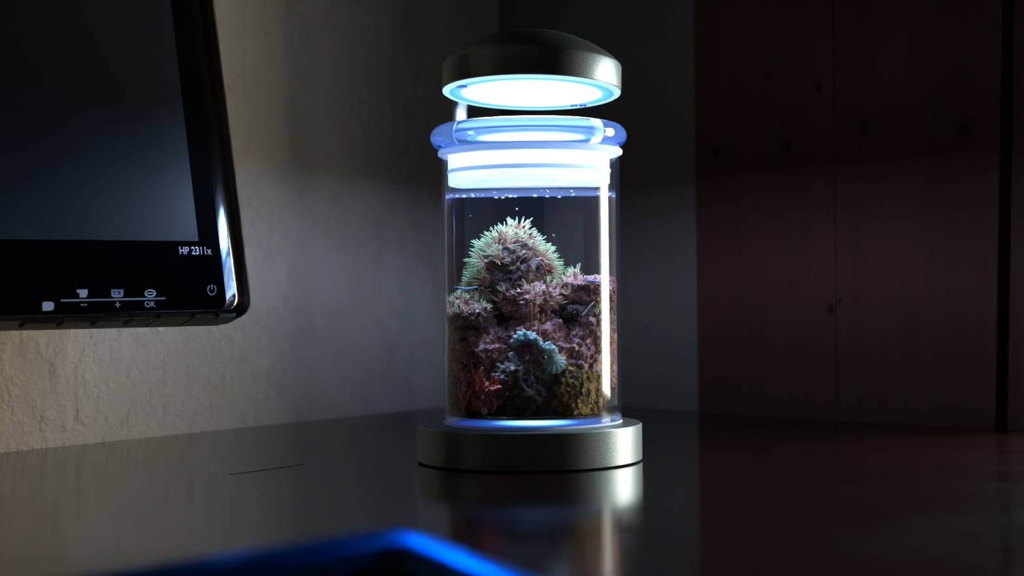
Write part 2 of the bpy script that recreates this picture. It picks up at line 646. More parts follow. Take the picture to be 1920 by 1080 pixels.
# wood panelling on the right wall
PT = 0.018
b_a = on_wall(CORNER + NR * PT, UR, NR, 1306)
b_b = on_wall(CORNER + NR * PT, UR, NR, 1880, 0)
b_bb = on_wall(CORNER + NR * PT, UR, NR, 1866, 800)
b_c = on_wall(CORNER + NR * PT, UR, NR, 1903, 0)
b_cc = on_wall(CORNER + NR * PT, UR, NR, 1889, 800)

def panel_xz(px, py):
    d = ray(px, py)
    q = CORNER + NR * PT
    s = (q - CAM).dot(NR) / d.dot(NR)
    p = CAM + d * s
    return ((p - CORNER).dot(UR) / UR.dot(UR), p.z)


kn = []
for px, py, pr in ((1622, 238, 17), (1808, 240, 18), (1478, 276, 14), (1343, 285, 14), (1558, 580, 12), (1535, 165, 13), (1440, 140, 9), (1430, 312, 7), (1575, 565, 7)):
    kx, kz = panel_xz(px, py)
    kn.append((kx, kz, pr * 1.15 / F))
xcr, _ = panel_xz(1563, 100)
def slanted(x0, x1, x0b, x1b, z0, z1):
    # x0,x1 at the height of the frame's top, x0b,x1b at the table
    zt, zb = 0.295, 0.0
    def X(xt, xb, z):
        return xb + (xt - xb) * (z - zb) / (zt - zb)
    bm = bmesh.new()
    A = [(X(x0, x0b, z0), z0), (X(x1, x1b, z0), z0), (X(x1, x1b, z1), z1), (X(x0, x0b, z1), z1)]
    f = [bm.verts.new((x, -PT, z)) for x, z in A]
    k = [bm.verts.new((x, 0, z)) for x, z in A]
    bm.faces.new(f); bm.faces.new(k[::-1])
    for i in range(4):
        bm.faces.new((f[i], k[i], k[(i + 1) % 4], f[(i + 1) % 4]))
    bmesh.ops.recalc_face_normals(bm, faces=bm.faces)
    bmesh.ops.bevel(bm, geom=list(bm.edges), offset=0.0003, segments=1, affect='EDGES')
    return bm
pine('pine_boards', kn)
ZP0, ZP1 = -0.05, 0.6
for (x0, x1, x0b, x1b) in ((b_a, xcr - 0.0004, b_a, xcr - 0.0002), (xcr + 0.0004, b_b, xcr + 0.0001, b_bb), (b_c, WIN[0] - 0.004, b_cc, WIN[0] - 0.004)):
    pk = obj('plank', slanted(x0, x1, x0b, x1b, ZP0, ZP1), 'pine_boards', wr)
    pk.matrix_local = Matrix.Translation(-wr.location) @ wall_frame(0)
    tag(pk, 'dark brown knotty pine plank fixed to the wall')

# the table
A0 = CORNER + NR * PT + NL * 0.001
bm = bmesh.new()
b_start = 0.0
poly = []
q = CORNER + NL * 0.001 + NR * 0.001
TL, TR_ = 1.15, 1.35
pa = on_wall(CORNER, UR, NR, 1300)
pts = [q, q + UR * (b_a - 0.001), CORNER + UR * (b_a - 0.001) + NR * (PT + 0.001), CORNER + UR * (WIN[0] - 0.003) + NR * (PT + 0.001), CORNER + UR * (WIN[0] - 0.003) + NR * 0.001, q + UR * TR_, q + UR * TR_ + UL * TL, q + UL * TL]
dk = thing('desk', 'dark reddish brown polished wooden table in the corner', 'table', (0.2, -0.15, -0.74))
bm = bmesh.new()
prism(bm, [p.xy for p in pts], -0.035, 0.0)
bmesh.ops.translate(bm, vec=Vector((-0.2, 0.15, 0.74)), verts=bm.verts)
obj('tabletop', bm, 'table_wood', dk)
for (u, v) in ((0.1, 0.1), (1.05, 0.1), (0.1, 1.2), (1.05, 1.2)):
    p = q + UL * u + UR * v
    bm = bmesh.new(); tube(bm, [(p.x, p.y, -0.74), (p.x, p.y, -0.035)], [0.025, 0.032], 12)
    bmesh.ops.translate(bm, vec=Vector((-0.2, 0.15, 0.74)), verts=bm.verts)
    obj('leg', bm, 'table_wood', dk)
s0, s1 = at_z(432, 889, 0.0002), at_z(568, 870, 0.0002)
dv = (s1 - s0).normalized(); sv = Vector((-dv.y, dv.x, 0)) * 0.0011
bm = bmesh.new()
n_ = 10
top = []
for i in range(n_ + 1):
    s = i / n_
    wd = math.sin(PI * min(max(s, 0.04), 0.96)) ** 0.4
    p = s0.lerp(s1, s)
    top.append((bm.verts.new((p + sv * wd).to_tuple()), bm.verts.new((p - sv * wd).to_tuple())))
for a, b in zip(top[:-1], top[1:]):
    bm.faces.new((a[0], a[1], b[1], b[0]))
ext = bmesh.ops.extrude_face_region(bm, geom=list(bm.faces))
bmesh.ops.translate(bm, vec=(0, 0, -0.0002), verts=[e for e in ext['geom'] if isinstance(e, bmesh.types.BMVert)])
bmesh.ops.recalc_face_normals(bm, faces=bm.faces)
bmesh.ops.translate(bm, vec=Vector((-0.2, 0.15, 0.74)), verts=bm.verts)
tag(obj('scratch', bm, 'scratch_wood', dk), 'thin dull scratch in the polish')

# ------------------------------------------------------------------ lamp with base
K = 0.863 / F                                 # metres per pixel at the jar's axis
ZB = 0.0205                                   # top of the base
lamp = thing('aquarium_lamp', 'grey metal lamp with round base and domed glowing head over jar', 'lamp', (0, 0, 0))
bm = lathe([(0, 0.0), (0.0600, 0.0), (0.0618, 0.0006), (0.0625, 0.0010), (0.0625, ZB - 0.0006), (0.0620, ZB), (0, ZB)], 128)
obj('base', bm, 'grey_metal', lamp, sm=30)
bm = lathe([(0, -0.0), (0.0595, 0.0), (0.0595, 0.0008), (0, 0.0008)], 64)

bm = lathe([(0, ZB), (0.046, ZB), (0.046, ZB + 0.0002), (0, ZB + 0.0002)], 64)
bmesh.ops.translate(bm, vec=(0.002, 0, 0), verts=bm.verts)
t = NT('base_led')
ln = t.n('VectorMath', operation='LENGTH')
mp = t.n('Mapping'); mp.inputs['Location'].default_value = (-0.003, 0, 0); mp.inputs['Scale'].default_value = (1, 1, 0)
t.l(t.coord(), mp.inputs['Vector']); t.l(mp.outputs[0], ln.inputs[0])
rr = t.math('DIVIDE', ln.outputs['Value'], 0.046)
em = t.n('Emission')
t.l(t.ramp(rr, [(0.0, (0.40, 0.72, 1.0)), (0.35, (0.22, 0.58, 1.0)), (0.6, (0.06, 0.24, 1.0)), (1.0, (0.05, 0.14, 0.9))]), em.inputs['Color'])
t.l(t.math('MULTIPLY', t.ramp(rr, [(0.0, (1, 1, 1)), (0.28, (0.5,) * 3), (0.55, (0.10,) * 3), (1.0, (0.030,) * 3)]), 9.0), em.inputs['Strength'])
t.surf(em.outputs[0]); M['base_led'] = t.m
tag(obj('base_light', bm, 'base_led', lamp), 'blue white light set in the base under the jar')

# head: lens centre, tilted
HC = Vector((0.0040, 0.004, 0.0)); HC.z = at_y(996, 173, 0.004).z; HC.x = at_y(996.5, 173, 0.004).x
HM = Matrix.Translation(HC) @ Matrix.Rotation(math.radians(1.3), 4, 'Y') @ Matrix.Rotation(math.radians(-3.6), 4, 'X')
R = 0.0502
dome = [(0.0480, 0.0005), (R - 0.0004, 0.0), (R, 0.0006), (R, 0.0138), (R - 0.0006, 0.0150), (0.0470, 0.0178), (0.0415, 0.0218), (0.0350, 0.0256),
        (0.0270, 0.0292), (0.0185, 0.0320), (0.0095, 0.0338), (0, 0.0344)]
head = obj('lamp_head', lathe(dome + [(0, 0.0300), (0.045, 0.012), (0.0480, 0.0030)][:0], 128, mat4=HM), 'grey_metal', lamp, sm=28)
lens = obj('lens', lathe([(0, -0.0008), (0.0462, -0.0008), (0.0462, 0.0040), (0, 0.0040)], 96), 'lamp_lens', None, sm=30, origin=Vector((0, 0, 0)))
lens.parent = head; lens.matrix_local = HM
ring = obj('lens_rim', lathe([(0.0462, -0.0012), (0.0484, -0.0014), (0.0498, -0.0006), (0.0498, 0.0004), (0.0462, 0.0004)], 96, closed=True, mat4=HM), 'lens_edge', head, sm=30)
# marks on the lens
def lens_mark(px, py, w_, h_):
    inv = HM.inverted()
    o_ = inv @ CAM; d_ = inv.to_3x3() @ ray(px, py)
    s = (-0.0009 - o_.z) / d_.z
    p = o_ + d_ * s
    bm = bmesh.new(); box(bm, (p.x - w_ / 2, p.y - h_ / 2, -0.00135), (p.x + w_ / 2, p.y + h_ / 2, -0.0005), None)
    bmesh.ops.transform(bm, matrix=HM, verts=bm.verts)
    return bm
for px, py, w_, h_ in ((1073, 197.5, 0.0022, 0.004), (1080, 197.5, 0.0014, 0.004), (1090, 197.5, 0.0022, 0.004), (1097, 197.5, 0.0015, 0.004), (866, 162, 0.0058, 0.005)):
    obj('lens_mark', lens_mark(px, py, w_, h_), 'mark_blue', head)
# post at the back left with its foot
pxy = Vector((-0.0385, 0.0440, 0))
tang = Vector((0.0440, 0.0385, 0)).normalized()
radl = Vector((-0.0385, 0.0440, 0)).normalized()
post_pts = spline([pxy + Vector((0, 0, ZB - 0.001)), pxy + Vector((0, 0, 0.08)), pxy + Vector((0, 0, 0.19)), pxy + Vector((0.0005, -0.0005, 0.203)), pxy + Vector((0.004, -0.005, 0.213)), pxy + Vector((0.013, -0.015, 0.219))], 5)
bm = bmesh.new(); tube(bm, post_pts, 0.0050, 16, flat=(radl, 0.62))
obj('post', bm, 'grey_metal', lamp, sm=40)
bm = bmesh.new()
tube(bm, [pxy + Vector((0, 0, ZB)), pxy + Vector((0, 0, ZB + 0.003))], 0.0085, 20, flat=(radl, 0.42))
obj('post_foot', bm, 'dark_rubber', lamp, sm=40)

# ------------------------------------------------------------------ jar, lid, water
JX = at_y(1000, 790, 0).x * 0.55 + at_y(993, 320, 0).x * 0.45
JC = Vector((JX, 0, ZB))
RO, RI = 0.0497, 0.0476
ZFl = 0.0050                                  # inner floor over the jar's bottom
HJ = 0.1500                                   # jar wall height
jar = thing('glass_jar', 'tall clear cylindrical glass jar holding the small reef', 'jar', JC)
jw = obj('wall', lathe([(RO, 0.0008), (RO, HJ), (RI, HJ), (RI, ZFl)], 128), 'jar_glass', jar, sm=30)
jw.data.materials.append(M['jar_inside'])
for p in jw.data.polygons:
    if Vector((p.center.x, p.center.y)).length < RI + 0.0002:
        p.material_index = 1
obj('bottom', lathe([(0, 0.0003), (0.046, 0.0003), (0.0488, 0.0006), (RO - 0.0002, 0.0018), (RO - 0.0003, ZFl - 0.0008), (RI - 0.001, ZFl), (0.03, ZFl - 0.0006), (0, ZFl - 0.0008)], 128), 'jar_bottom_glass', jar, sm=30)
obj('foot_ring', lathe([(0.0468, 0.0002), (0.0490, 0.0002), (0.0500, 0.0010), (0.0496, 0.0018), (0.0475, 0.0012)], 128, closed=True), 'lip_frost', jar, sm=50)
zl = HJ
obj('mouth_lip', lathe([(RI, zl - 0.0016), (RO, zl - 0.0016), (0.0512, zl - 0.0008), (0.0515, zl + 0.0008), (0.0508, zl + 0.0018), (RI, zl + 0.0018)], 128, closed=True), 'lip_frost', jar, sm=50)

LC = JC + Vector((-0.0008, 0, HJ + 0.0018))
lid = thing('jar_lid', 'thick clear glass stopper lid glowing on top of jar', 'lid', LC)
rim = []
for k in range(28):
    a = 2 * PI * k / 28
    rim.append((0.0472 + 0.0076 * math.cos(a) if math.cos(a) > 0 else 0.0472 + 0.0046 * math.cos(a), 0.0072 + 0.0070 * math.sin(a)))
obj('rim', lathe(rim, 128, closed=True), 'thick_glass', lid, sm=60)
obj('top_disc', lathe([(0, 0.0105), (0.030, 0.0108), (0.0436, 0.0112), (0.0436, 0.0040), (0.030, 0.0036), (0, 0.0036)], 96), 'lid_top_glass', lid, sm=30)
obj('stopper_wall', lathe([(0.0450, 0.0004), (0.0450, -0.0185), (0.0442, -0.0192), (0.0425, -0.0192), (0.0418, -0.0180), (0.0418, 0.0004)], 128, closed=True), 'stopper_frost', lid, sm=40)
obj('stopper_floor', lathe([(0, -0.0188), (0.0417, -0.0188), (0.0417, -0.0176), (0, -0.0176)], 96), 'lid_glass_clear', lid, sm=30)
for z_ in (-0.0118,):
    obj('seal_ring', lathe([(0.0450, z_ - 0.0012), (0.0455, z_ - 0.0007), (0.0457, z_), (0.0455, z_ + 0.0007), (0.0450, z_ + 0.0012)], 96, closed=True), 'stopper_frost', lid, sm=60)

ZW = at_y(990, 364, 0).z - ZB                  # water level over the jar's bottom
wt = thing('water', 'clear sea water filling the jar to below lid', 'water', JC)
tag(wt, kind='stuff')
RW = RI - 0.0003
bm = lathe([(RW, ZFl + 0.0006), (RW, ZW + 0.0016)], 192)
obj('water_body', bm, 'water', wt, sm=60)
bm = lathe([(RW, ZW + 0.0016), (RW - 0.0006, ZW + 0.0006), (RW - 0.0018, ZW), (0.03, ZW - 0.0002), (0, ZW - 0.0002)], 96)
obj('water_surface', bm, 'water_top', wt, sm=60)
bm = lathe([(0, ZFl + 0.0004), (RW - 0.002, ZFl + 0.0004), (RW, ZFl + 0.0006)], 96)
obj('water_floor', bm, 'jar_inside', wt, sm=60)

# dark sand on the jar's floor
bm = lathe([(RW - 0.0008, ZB + ZFl + 0.0003), (RW - 0.0008, ZB + ZFl + 0.0016)] + [((RW - 0.0012) * (1 - k / 14), ZB + ZFl + 0.0018) for k in range(14)] + [(0, ZB + ZFl + 0.0018), (0, ZB + ZFl + 0.0003)], 160, center=(JC.x, 0, 0))
for v in bm.verts:
    if v.co.z > ZB + ZFl + 0.0012:
        v.co.z += 0.0007 * noise.fractal(v.co * 500, 0.8, 2.0, 3)
rock_mat('sand', [(0.3, (0.03, 0.025, 0.02)), (0.5, (0.12, 0.09, 0.06)), (0.7, (0.22, 0.17, 0.13))], (0.4, 0.36, 0.32), 3.3)
tag(obj('sand', bm, 'sand', sm=180), 'thin layer of dark sand on the jar floor', 'sand', kind='stuff')

# ------------------------------------------------------------------ live rock
RC = 0.0466                                    # how far from the jar's axis anything may reach
ZMIN = ZB + ZFl + 0.0012


def fbm(v, octv=4):
    return noise.fractal(v, 0.9, 2.1, octv)


def keep_inside(p, slack=0.0):
    d = Vector((p.x - JC.x, p.y))
    r = d.length
    lim = RC - slack - (0.004 * (0.5 + 0.5 * fbm(p * 230, 3)) if slack == 0.0 else 0.0)
    soft = lim - 0.006
    if r > soft:
        r2 = soft + 0.006 * (1 - math.exp(-(r - soft) / 0.006))
        d *= r2 / r
        p.x, p.y = JC.x + d.x, d.y
    if p.z < ZMIN:
        p.z = ZMIN
    return p


def rock(name, c, rad, seed, mat, label, amp=0.30, sub=6, group='live rocks in the jar'):
    bm = bmesh.new()
    bmesh.ops.create_icosphere(bm, subdivisions=sub, radius=1.0)
    so = Vector((seed * 3.7, seed * 1.9, -seed * 2.3))
    for v in bm.verts:
        n = v.co.normalized()
        d = 1 + amp * fbm(n * 1.7 + so, 4) + amp * 0.35 * (abs(fbm(n * 4.5 + so, 3)) - 0.3)
        p = Vector((n.x * rad[0], n.y * rad[1], n.z * rad[2])) * d + c
        q = p * 260 + so
        e = fbm(q, 4)
        cell = noise.voronoi(p * 190 + so)[0][0]
        dirn = Vector((n.x / rad[0], n.y / rad[1], n.z / rad[2])).normalized()
        rid = 0.5 - abs(fbm(p * 150 + so * 2, 3))
        p += dirn * (0.0019 * e + 0.0042 * rid - 0.0050 * max(0, 0.34 - cell) + 0.0011 * fbm(p * 800 + so, 3)) - dirn * 0.0015
        v.co = keep_inside(p)
    o = obj(name, bm, mat, sm=180)
    tag(o, label, 'rock', group)
    return o


def mag(y):
    # sideways magnification of the water-filled jar for something at depth y
    s_ = min(max(y + RW, 0.0005), 2 * RW)
    s2 = 1.0 / (1.33 / s_ - 0.33 / RW)
    return 1.33 * s2 / s_


def J(px, py, y):
    # where a thing must stand in the water to be seen at this pixel
    p = at_y(px, py, y)
    p.x = JC.x + (p.x - JC.x) / mag(y)
    return p


def Jf(px, py, inset):
    # just behind the front glass
    y = -RC
    for _ in range(12):
        p = J(px, py, y)
        y = -math.sqrt(max(RC ** 2 - (p.x - JC.x) ** 2, 1e-6)) + inset
    return J(px, py, y)


def rk(px, py, y, rx, ry, rz, seed, mat, label, **kw):
    return rock('live_rock', J(px, py, y), (rx * K / mag(y), ry, rz * K), seed, mat, label, **kw)


col_rock = rk(963, 530, 0.004, 60, 0.018, 76, 3.1, 'rock_pillar', 'tall brown rock pillar under the crown of star polyps', amp=0.22)
r_left = rk(898, 662, -0.003, 72, 0.024, 52, 5.3, 'rock_purple', 'purple brown rock standing behind the red algae', amp=0.22)
r_right = rk(1096, 682, -0.005, 78, 0.026, 76, 7.7, 'rock_purple', 'purple pitted rock under the flat rock plate', amp=0.25)
r_mid = rk(1004, 648, -0.005, 76, 0.025, 62, 9.2, 'rock_purple', 'purple rock in the middle behind the mint coral', amp=0.25)
r_low = rk(985, 728, -0.016, 82, 0.022, 62, 12.4, 'rock_dark', 'dark grey rock at the bottom below the mint coral', amp=0.28)
r_olive = rk(1095, 735, -0.024, 62, 0.018, 52, 15.8, 'rock_olive', 'olive brown algae covered rock at the bottom', amp=0.26)
r_ledge = rk(1000, 565, -0.006, 62, 0.018, 30, 17.5, 'rock_purple', 'small dark ledge rock in front of the pillar', amp=0.3)
r_plate = rk(1108, 543, 0.000, 62, 0.020, 25, 21.0, 'rock_purple', 'flat lavender rock plate beside the pillar', amp=0.28)
r_wing = rk(872, 590, -0.005, 52, 0.020, 26, 23.6, 'rock_brown', 'low brown rock shelf with a few green polyps', amp=0.3)
r_rim = rk(1128, 606, -0.006, 42, 0.018, 34, 27.1, 'rock_brown', 'brown rock pressed to the glass under the flat plate', amp=0.3)

rk(1045, 612, 0.018, 60, 0.014, 46, 35.9, 'rock_dark', 'dark rock filling the gap behind the flat plate', amp=0.25)
rk(905, 738, 0.006, 80, 0.020, 48, 31.3, 'rock_dark', 'dark rock hidden low behind the red algae', amp=0.25)

# ------------------------------------------------------------------ star polyps
def polyp_mesh(seed, spread):
    rnd = random.Random(seed)
    bm = bmesh.new()
    tube(bm, [(0, 0, -0.0015), (0, 0, 0.0022)], [0.00075, 0.00060], 5)
    for k in range(8):
        a = 2 * PI * k / 8 + rnd.uniform(-0.2, 0.2)
        s = spread * rnd.uniform(0.8, 1.2)
        ln = rnd.uniform(0.85, 1.15)
        dx, dy = math.cos(a), math.sin(a)
        pts_ = [(dx * 0.0003, dy * 0.0003, 0.0019), (dx * s * 0.0020, dy * s * 0.0020, 0.0019 + 0.0022 * ln), (dx * s * 0.0031, dy * s * 0.0031, 0.0019 + 0.0044 * ln)]
        tube(bm, pts_, [0.00035, 0.00030, 0.00022], 4)
    me = mesh_from(bm, 'polyp')
    smooth(me, 180)
    me.materials.append(M['polyp'])
    return me


POLYPS = [polyp_mesh(s, sp) for s, sp in ((1, 0.75), (2, 0.95), (3, 1.15), (4, 0.55))]


def surface_samples(o):
    me = o.data
    return [(o.location + v.co, v.normal.copy()) for v in me.vertices]


def to_px(p):
    p = Vector((JC.x + (p.x - JC.x) * mag(p.y), p.y, p.z))
    q = CM.transposed() @ (p - CAM)
    return (960 + F * q.x / -q.z, 540 - F * q.y / -q.z)


def scatter(root, rock_o, keep, spacing, nmax, scale=(0.85, 1.15), up=0.5, seed=1):
    rnd = random.Random(seed)
    cand = [(p, n) for p, n in surface_samples(rock_o) if keep(p, n, *to_px(p))]
    rnd.shuffle(cand)
    got = []
    for p, n in cand:
        if all((p - g).length > spacing for g in got):
            got.append(p)
            d = (n + Vector((rnd.uniform(-.25, .25), rnd.uniform(-.25, .25), up + rnd.uniform(-.2, .2)))).normalized()
            quat = d.to_track_quat('Z', 'Y')
            c = bpy.data.objects.new('polyp', rnd.choice(POLYPS))
            s = rnd.uniform(*scale)
            # stay inside the glass
            tip = p + d * 0.0065 * s
            if (Vector((tip.x - JC.x, tip.y))).length > RC + 0.0004:
                c_d = Vector((d.x, d.y, 0))
                d = (d - c_d * 0.7 + Vector((0, 0, 0.6))).normalized()
                quat = d.to_track_quat('Z', 'Y')
            COL.objects.link(c)
            c.parent = root
            c.matrix_local = Matrix.Translation(p - root.location) @ quat.to_matrix().to_4x4() @ Matrix.Rotation(rnd.uniform(0, 6.28), 4, 'Z') @ Matrix.Scale(s, 4)
            if len(got) >= nmax:
                break
    return len(got)


def front(p):
    return p.y < col_rock.location.y + 0.008


def crown_keep(p, n, px, py):
    if p.y > 0.016 or py > 556:
        return False
    # open dark hollow at the front of the pillar
    if ((px - 975) / 36) ** 2 + ((py - 482) / 30) ** 2 < 1 and p.y < 0.002:
        return False
    if py > 492 and 915 < px < 1045 and p.y < 0.002:
        return False
    return True


crown = thing('star_polyp_coral', 'dome of pale green star polyps crowning the rock pillar', 'coral', col_rock.location + Vector((0, 0, 0.03)))
scatter(crown, col_rock, crown_keep, 0.0029, 170, (1.0, 1.35), seed=3, up=0.15)

c2 = thing('star_polyp_coral', 'small star polyp cluster on the ledge before the pillar', 'coral', r_ledge.location + Vector((0, 0, 0.012)))
scatter(c2, r_ledge, lambda p, n, px, py: n.z > 0.15 and p.y < 0.006 and 940 < px < 1062, 0.0042, 18, (0.75, 1.0), 0.6, seed=5)
c3 = thing('star_polyp_coral', 'few star polyps standing on the flat lavender rock plate', 'coral', r_plate.location + Vector((0, 0, 0.012)))
scatter(c3, r_plate, lambda p, n, px, py: n.z > 0.3 and p.y < 0.010 and 1055 < px < 1098, 0.0040, 7, (0.8, 1.05), 1.0, seed=6)
c4 = thing('star_polyp_coral', 'green star polyps spread over the low brown rock shelf', 'coral', r_wing.location + Vector((0, 0, 0.012)))
scatter(c4, r_wing, lambda p, n, px, py: n.z > -0.1 and p.y < 0.002 and px < 905, 0.0038, 22, (0.7, 1.0), 0.3, seed=8)
c5 = thing('star_polyp_coral', 'loose star polyps on the brown rock pressed to glass', 'coral', r_rim.location + Vector((0, 0, 0.02)))
scatter(c5, r_rim, lambda p, n, px, py: n.z > 0.2 and p.y < 0.005 and px > 1120, 0.0050, 8, (0.6, 0.85), 0.4, seed=9)

# ------------------------------------------------------------------ mint coral
mc = thing('mint_coral', 'pale mint green coral with mauve flesh on the dark rock', 'coral', J(1005, 690, -0.036))
def loc_of(p):
    return Vector(p) - mc.location

def blob_tube(pts_, radii, amp, freq, seed, seg=14):
    bm = bmesh.new()
    tube(bm, spline(pts_, 8), [radii[0] + (radii[-1] - radii[0]) * 0 for _ in range(1)] * 0 or radii, seg)
    return bm

def lobe(name, pts_, r0, r1, mat, amp=0.6, freq=620, seed=0.0):
    sp_ = spline(pts_, 16)
    n = len(sp_)
    rr_ = [(r0 + (r1 - r0) * i / (n - 1)) * (math.sin(PI * (0.08 + 0.84 * i / (n - 1))) ** 0.5) for i in range(n)]
    bm = bmesh.new()
    tube(bm, sp_, rr_, 28, flat=(Vector((0, 1, 0)), 0.7))
    bm.normal_update()
    for v in bm.verts:
        f_ = fbm(v.co * freq + Vector((seed, 0, 0)), 4) - 0.3 * abs(fbm(v.co * freq * 2.2, 2))
        v.co += v.normal * f_ * amp * r0
    bmesh.ops.translate(bm, vec=-mc.location, verts=bm.verts)
    return obj(name, bm, mat, mc, sm=180)

lobe('cap_lobe', [J(962, 650, -0.037), J(972, 636, -0.038), J(990, 632, -0.0385), J(1008, 643, -0.038), J(1016, 656, -0.037)], 0.0032, 0.0028, 'mint_coral', seed=1)
lobe('flesh_lobe', [J(968, 664, -0.0365), J(985, 652, -0.037), J(1002, 657, -0.037), J(1012, 668, -0.036)], 0.0042, 0.0038, 'mauve_flesh', 0.4, seed=3)
lobe('side_lobe', [J(960, 660, -0.036), J(963, 672, -0.036), J(970, 684, -0.035)], 0.0024, 0.0018, 'mint_coral', 0.5, seed=4)
lobe('cap_lobe', [J(1019, 651, -0.0375), J(1030, 655, -0.038), J(1043, 668, -0.037)], 0.0034, 0.0030, 'mint_coral', 0.4, seed=6)

# fan disc with radial ridges
fc = J(1040, 680, -0.0385)
bm = bmesh.new()
ctr = bm.verts.new((0, 0, 0.0010))
NR_ = 44
rings = []
for i in range(1, 5):
    rr_ = 0.0058 * i / 4
    ring_ = []
    for k in range(NR_):
        a = 2 * PI * k / NR_
        edge = 1 + (0.16 * math.cos(11 * a) + 0.08 * math.sin(3 * a)) * (i / 4)
        zz = 0.0010 - 0.0016 * (i / 4) ** 2 + (0.0006 if k % 4 < 2 else -0.0002) * min(1, i / 2)
        ring_.append(bm.verts.new((rr_ * edge * math.cos(a), rr_ * edge * math.sin(a), zz)))
    rings.append(ring_)
for k in range(NR_):
    bm.faces.new((ctr, rings[0][k], rings[0][(k + 1) % NR_]))
for a_, b_ in zip(rings[:-1], rings[1:]):
    for k in range(NR_):
        bm.faces.new((a_[k], b_[k], b_[(k + 1) % NR_], a_[(k + 1) % NR_]))
ext = bmesh.ops.extrude_face_region(bm, geom=list(bm.faces))
bmesh.ops.translate(bm, vec=(0, 0, -0.0012), verts=[e for e in ext['geom'] if isinstance(e, bmesh.types.BMVert)])
bmesh.ops.recalc_face_normals(bm, faces=bm.faces)
mt = Matrix.Translation(fc - mc.location) @ Vector((0.1, -1, 0.95)).to_track_quat('Z', 'Y').to_matrix().to_4x4()
bmesh.ops.transform(bm, matrix=mt, verts=bm.verts)
obj('fan_disc', bm, 'mint_coral', mc, sm=60)

# ------------------------------------------------------------------ red algae
ra = thing('red_algae', 'feathery red algae clump at the jar bottom', 'algae', Jf(884, 777, 0.008))
rnd = random.Random(11)
for k in range(52):
    bx = rnd.uniform(848, 925); by = rnd.uniform(735, 776)
    ex = 888 + (bx - 886) * 1.0 + rnd.uniform(-26, 26); ey = rnd.uniform(676, 745) + abs(ex - 885) * 0.5
    yy = rnd.uniform(0.002, 0.014)
    p0 = Jf(bx, by, yy); p3 = Jf(min(max(ex, 842), 940), min(ey, by - 12), max(0.0015, yy + rnd.uniform(-0.004, 0.004)))
    m1 = p0.lerp(p3, 0.33) + Vector((rnd.uniform(-.004, .004), rnd.uniform(-.002, .002), 0))
    m2 = p0.lerp(p3, 0.66) + Vector((rnd.uniform(-.004, .004), rnd.uniform(-.002, .002), 0))
    sp_ = spline([p0, m1, m2, p3], 5)
    n = len(sp_)
    bm = bmesh.new()
    wdt = rnd.uniform(0.0010, 0.0024)
    rr_ = [wdt * (0.35 + 0.65 * math.sin(PI * (0.15 + 0.8 * i / (n - 1)))) * (1 + 0.35 * math.sin(i * 2.1 + k)) for i in range(n)]
    fl = Vector((rnd.uniform(-1, 1), rnd.uniform(-1, -0.3), rnd.uniform(-.3, .3))).normalized()
    tube(bm, sp_, rr_, 6, flat=(fl, 0.28))
    for v in bm.verts:
        keep_inside(v.co, -0.0004)
    bmesh.ops.translate(bm, vec=-ra.location, verts=bm.verts)
    obj('frond', bm, 'red_algae', ra, sm=180)

# tiny white tube worms among the algae
for k, (px, py, r_, lab) in enumerate(((859, 727, 0.0016, 'white tube worm opening high in the red algae'), (894, 755, 0.0014, 'small white tube worm opening in the middle of red algae'), (904, 770, 0.0020, 'pale round tube worm opening at the jar floor'))):
    p = Jf(px, py, 0.0016)
    q_ = p + Vector((0.0008, 0.005, -0.002))
    bm = bmesh.new()
    dirv = (p - q_).normalized()
    mt = Matrix.Translation(q_) @ dirv.to_track_quat('Z', 'Y').to_matrix().to_4x4()
    L_ = (p - q_).length
    bm = lathe([(0, 0), (r_ * 0.55, 0), (r_ * 0.6, L_ * 0.6), (r_, L_ * 0.95), (r_ * 0.85, L_), (r_ * 0.35, L_ * 0.8), (0, L_ * 0.75)], 14, mat4=mt)
    tag(obj('tube_worm', bm, 'worm_white', sm=60), lab, 'worm', 'tube worms in the red algae')

# thin stalks and strands
def strand(name, pts_, r_, mat, lab, cat='strand'):
    bm = bmesh.new()
    sp_ = spline(pts_, 6)
    tube(bm, sp_, [r_ * (1 - 0.5 * i / (len(sp_) - 1)) for i in range(len(sp_))], 6)
    for v in bm.verts:
        keep_inside(v.co)
    return tag(obj(name, bm, mat, sm=180), lab, cat, 'thin strands in the jar')

strand('algae_strand', [J(1003, 486, -0.020), J(1016, 495, -0.023), J(1023, 512, -0.024), J(1024, 542, -0.024)], 0.0006, 'brown_strand', 'brown curved strand hanging from the polyp crown', 'algae')
strand('algae_strand', [J(998, 652, -0.032), J(994, 625, -0.034), J(997, 595, -0.035), J(996, 568, -0.033)], 0.0007, 'red_stem', 'red upright strand in front of the middle rock', 'algae')
strand('algae_strand', [J(1013, 648, -0.033), J(1012, 628, -0.034), J(1009, 602, -0.034), J(1010, 590, -0.033)], 0.0006, 'red_stem', 'short red strand rising behind the mint coral', 'algae')
strand('worm_tentacle', [J(890, 538, -0.018), J(868, 541, -0.024), J(848, 541, -0.026), J(833, 538, -0.012)], 0.0005, 'blue_strand', 'thin blue tentacle reaching from pillar to the glass', 'worm')
strand('worm_tentacle', [J(1105, 526, -0.018), J(1128, 528, -0.022), J(1147, 531, -0.022), J(1160, 532, -0.012)], 0.0006, 'blue_strand', 'thin blue tentacle lying across the flat rock plate', 'worm')
strand('algae_strand', [J(885, 575, -0.030), J(896, 585, -0.032), J(908, 592, -0.032)], 0.0005, 'worm_white', 'pale strand on the low brown rock shelf', 'algae')
strand('algae_strand', [J(1096, 590, -0.028), J(1110, 577, -0.030), J(1125, 566, -0.028)], 0.0006, 'worm_white', 'pale strand under the flat rock plate', 'algae')

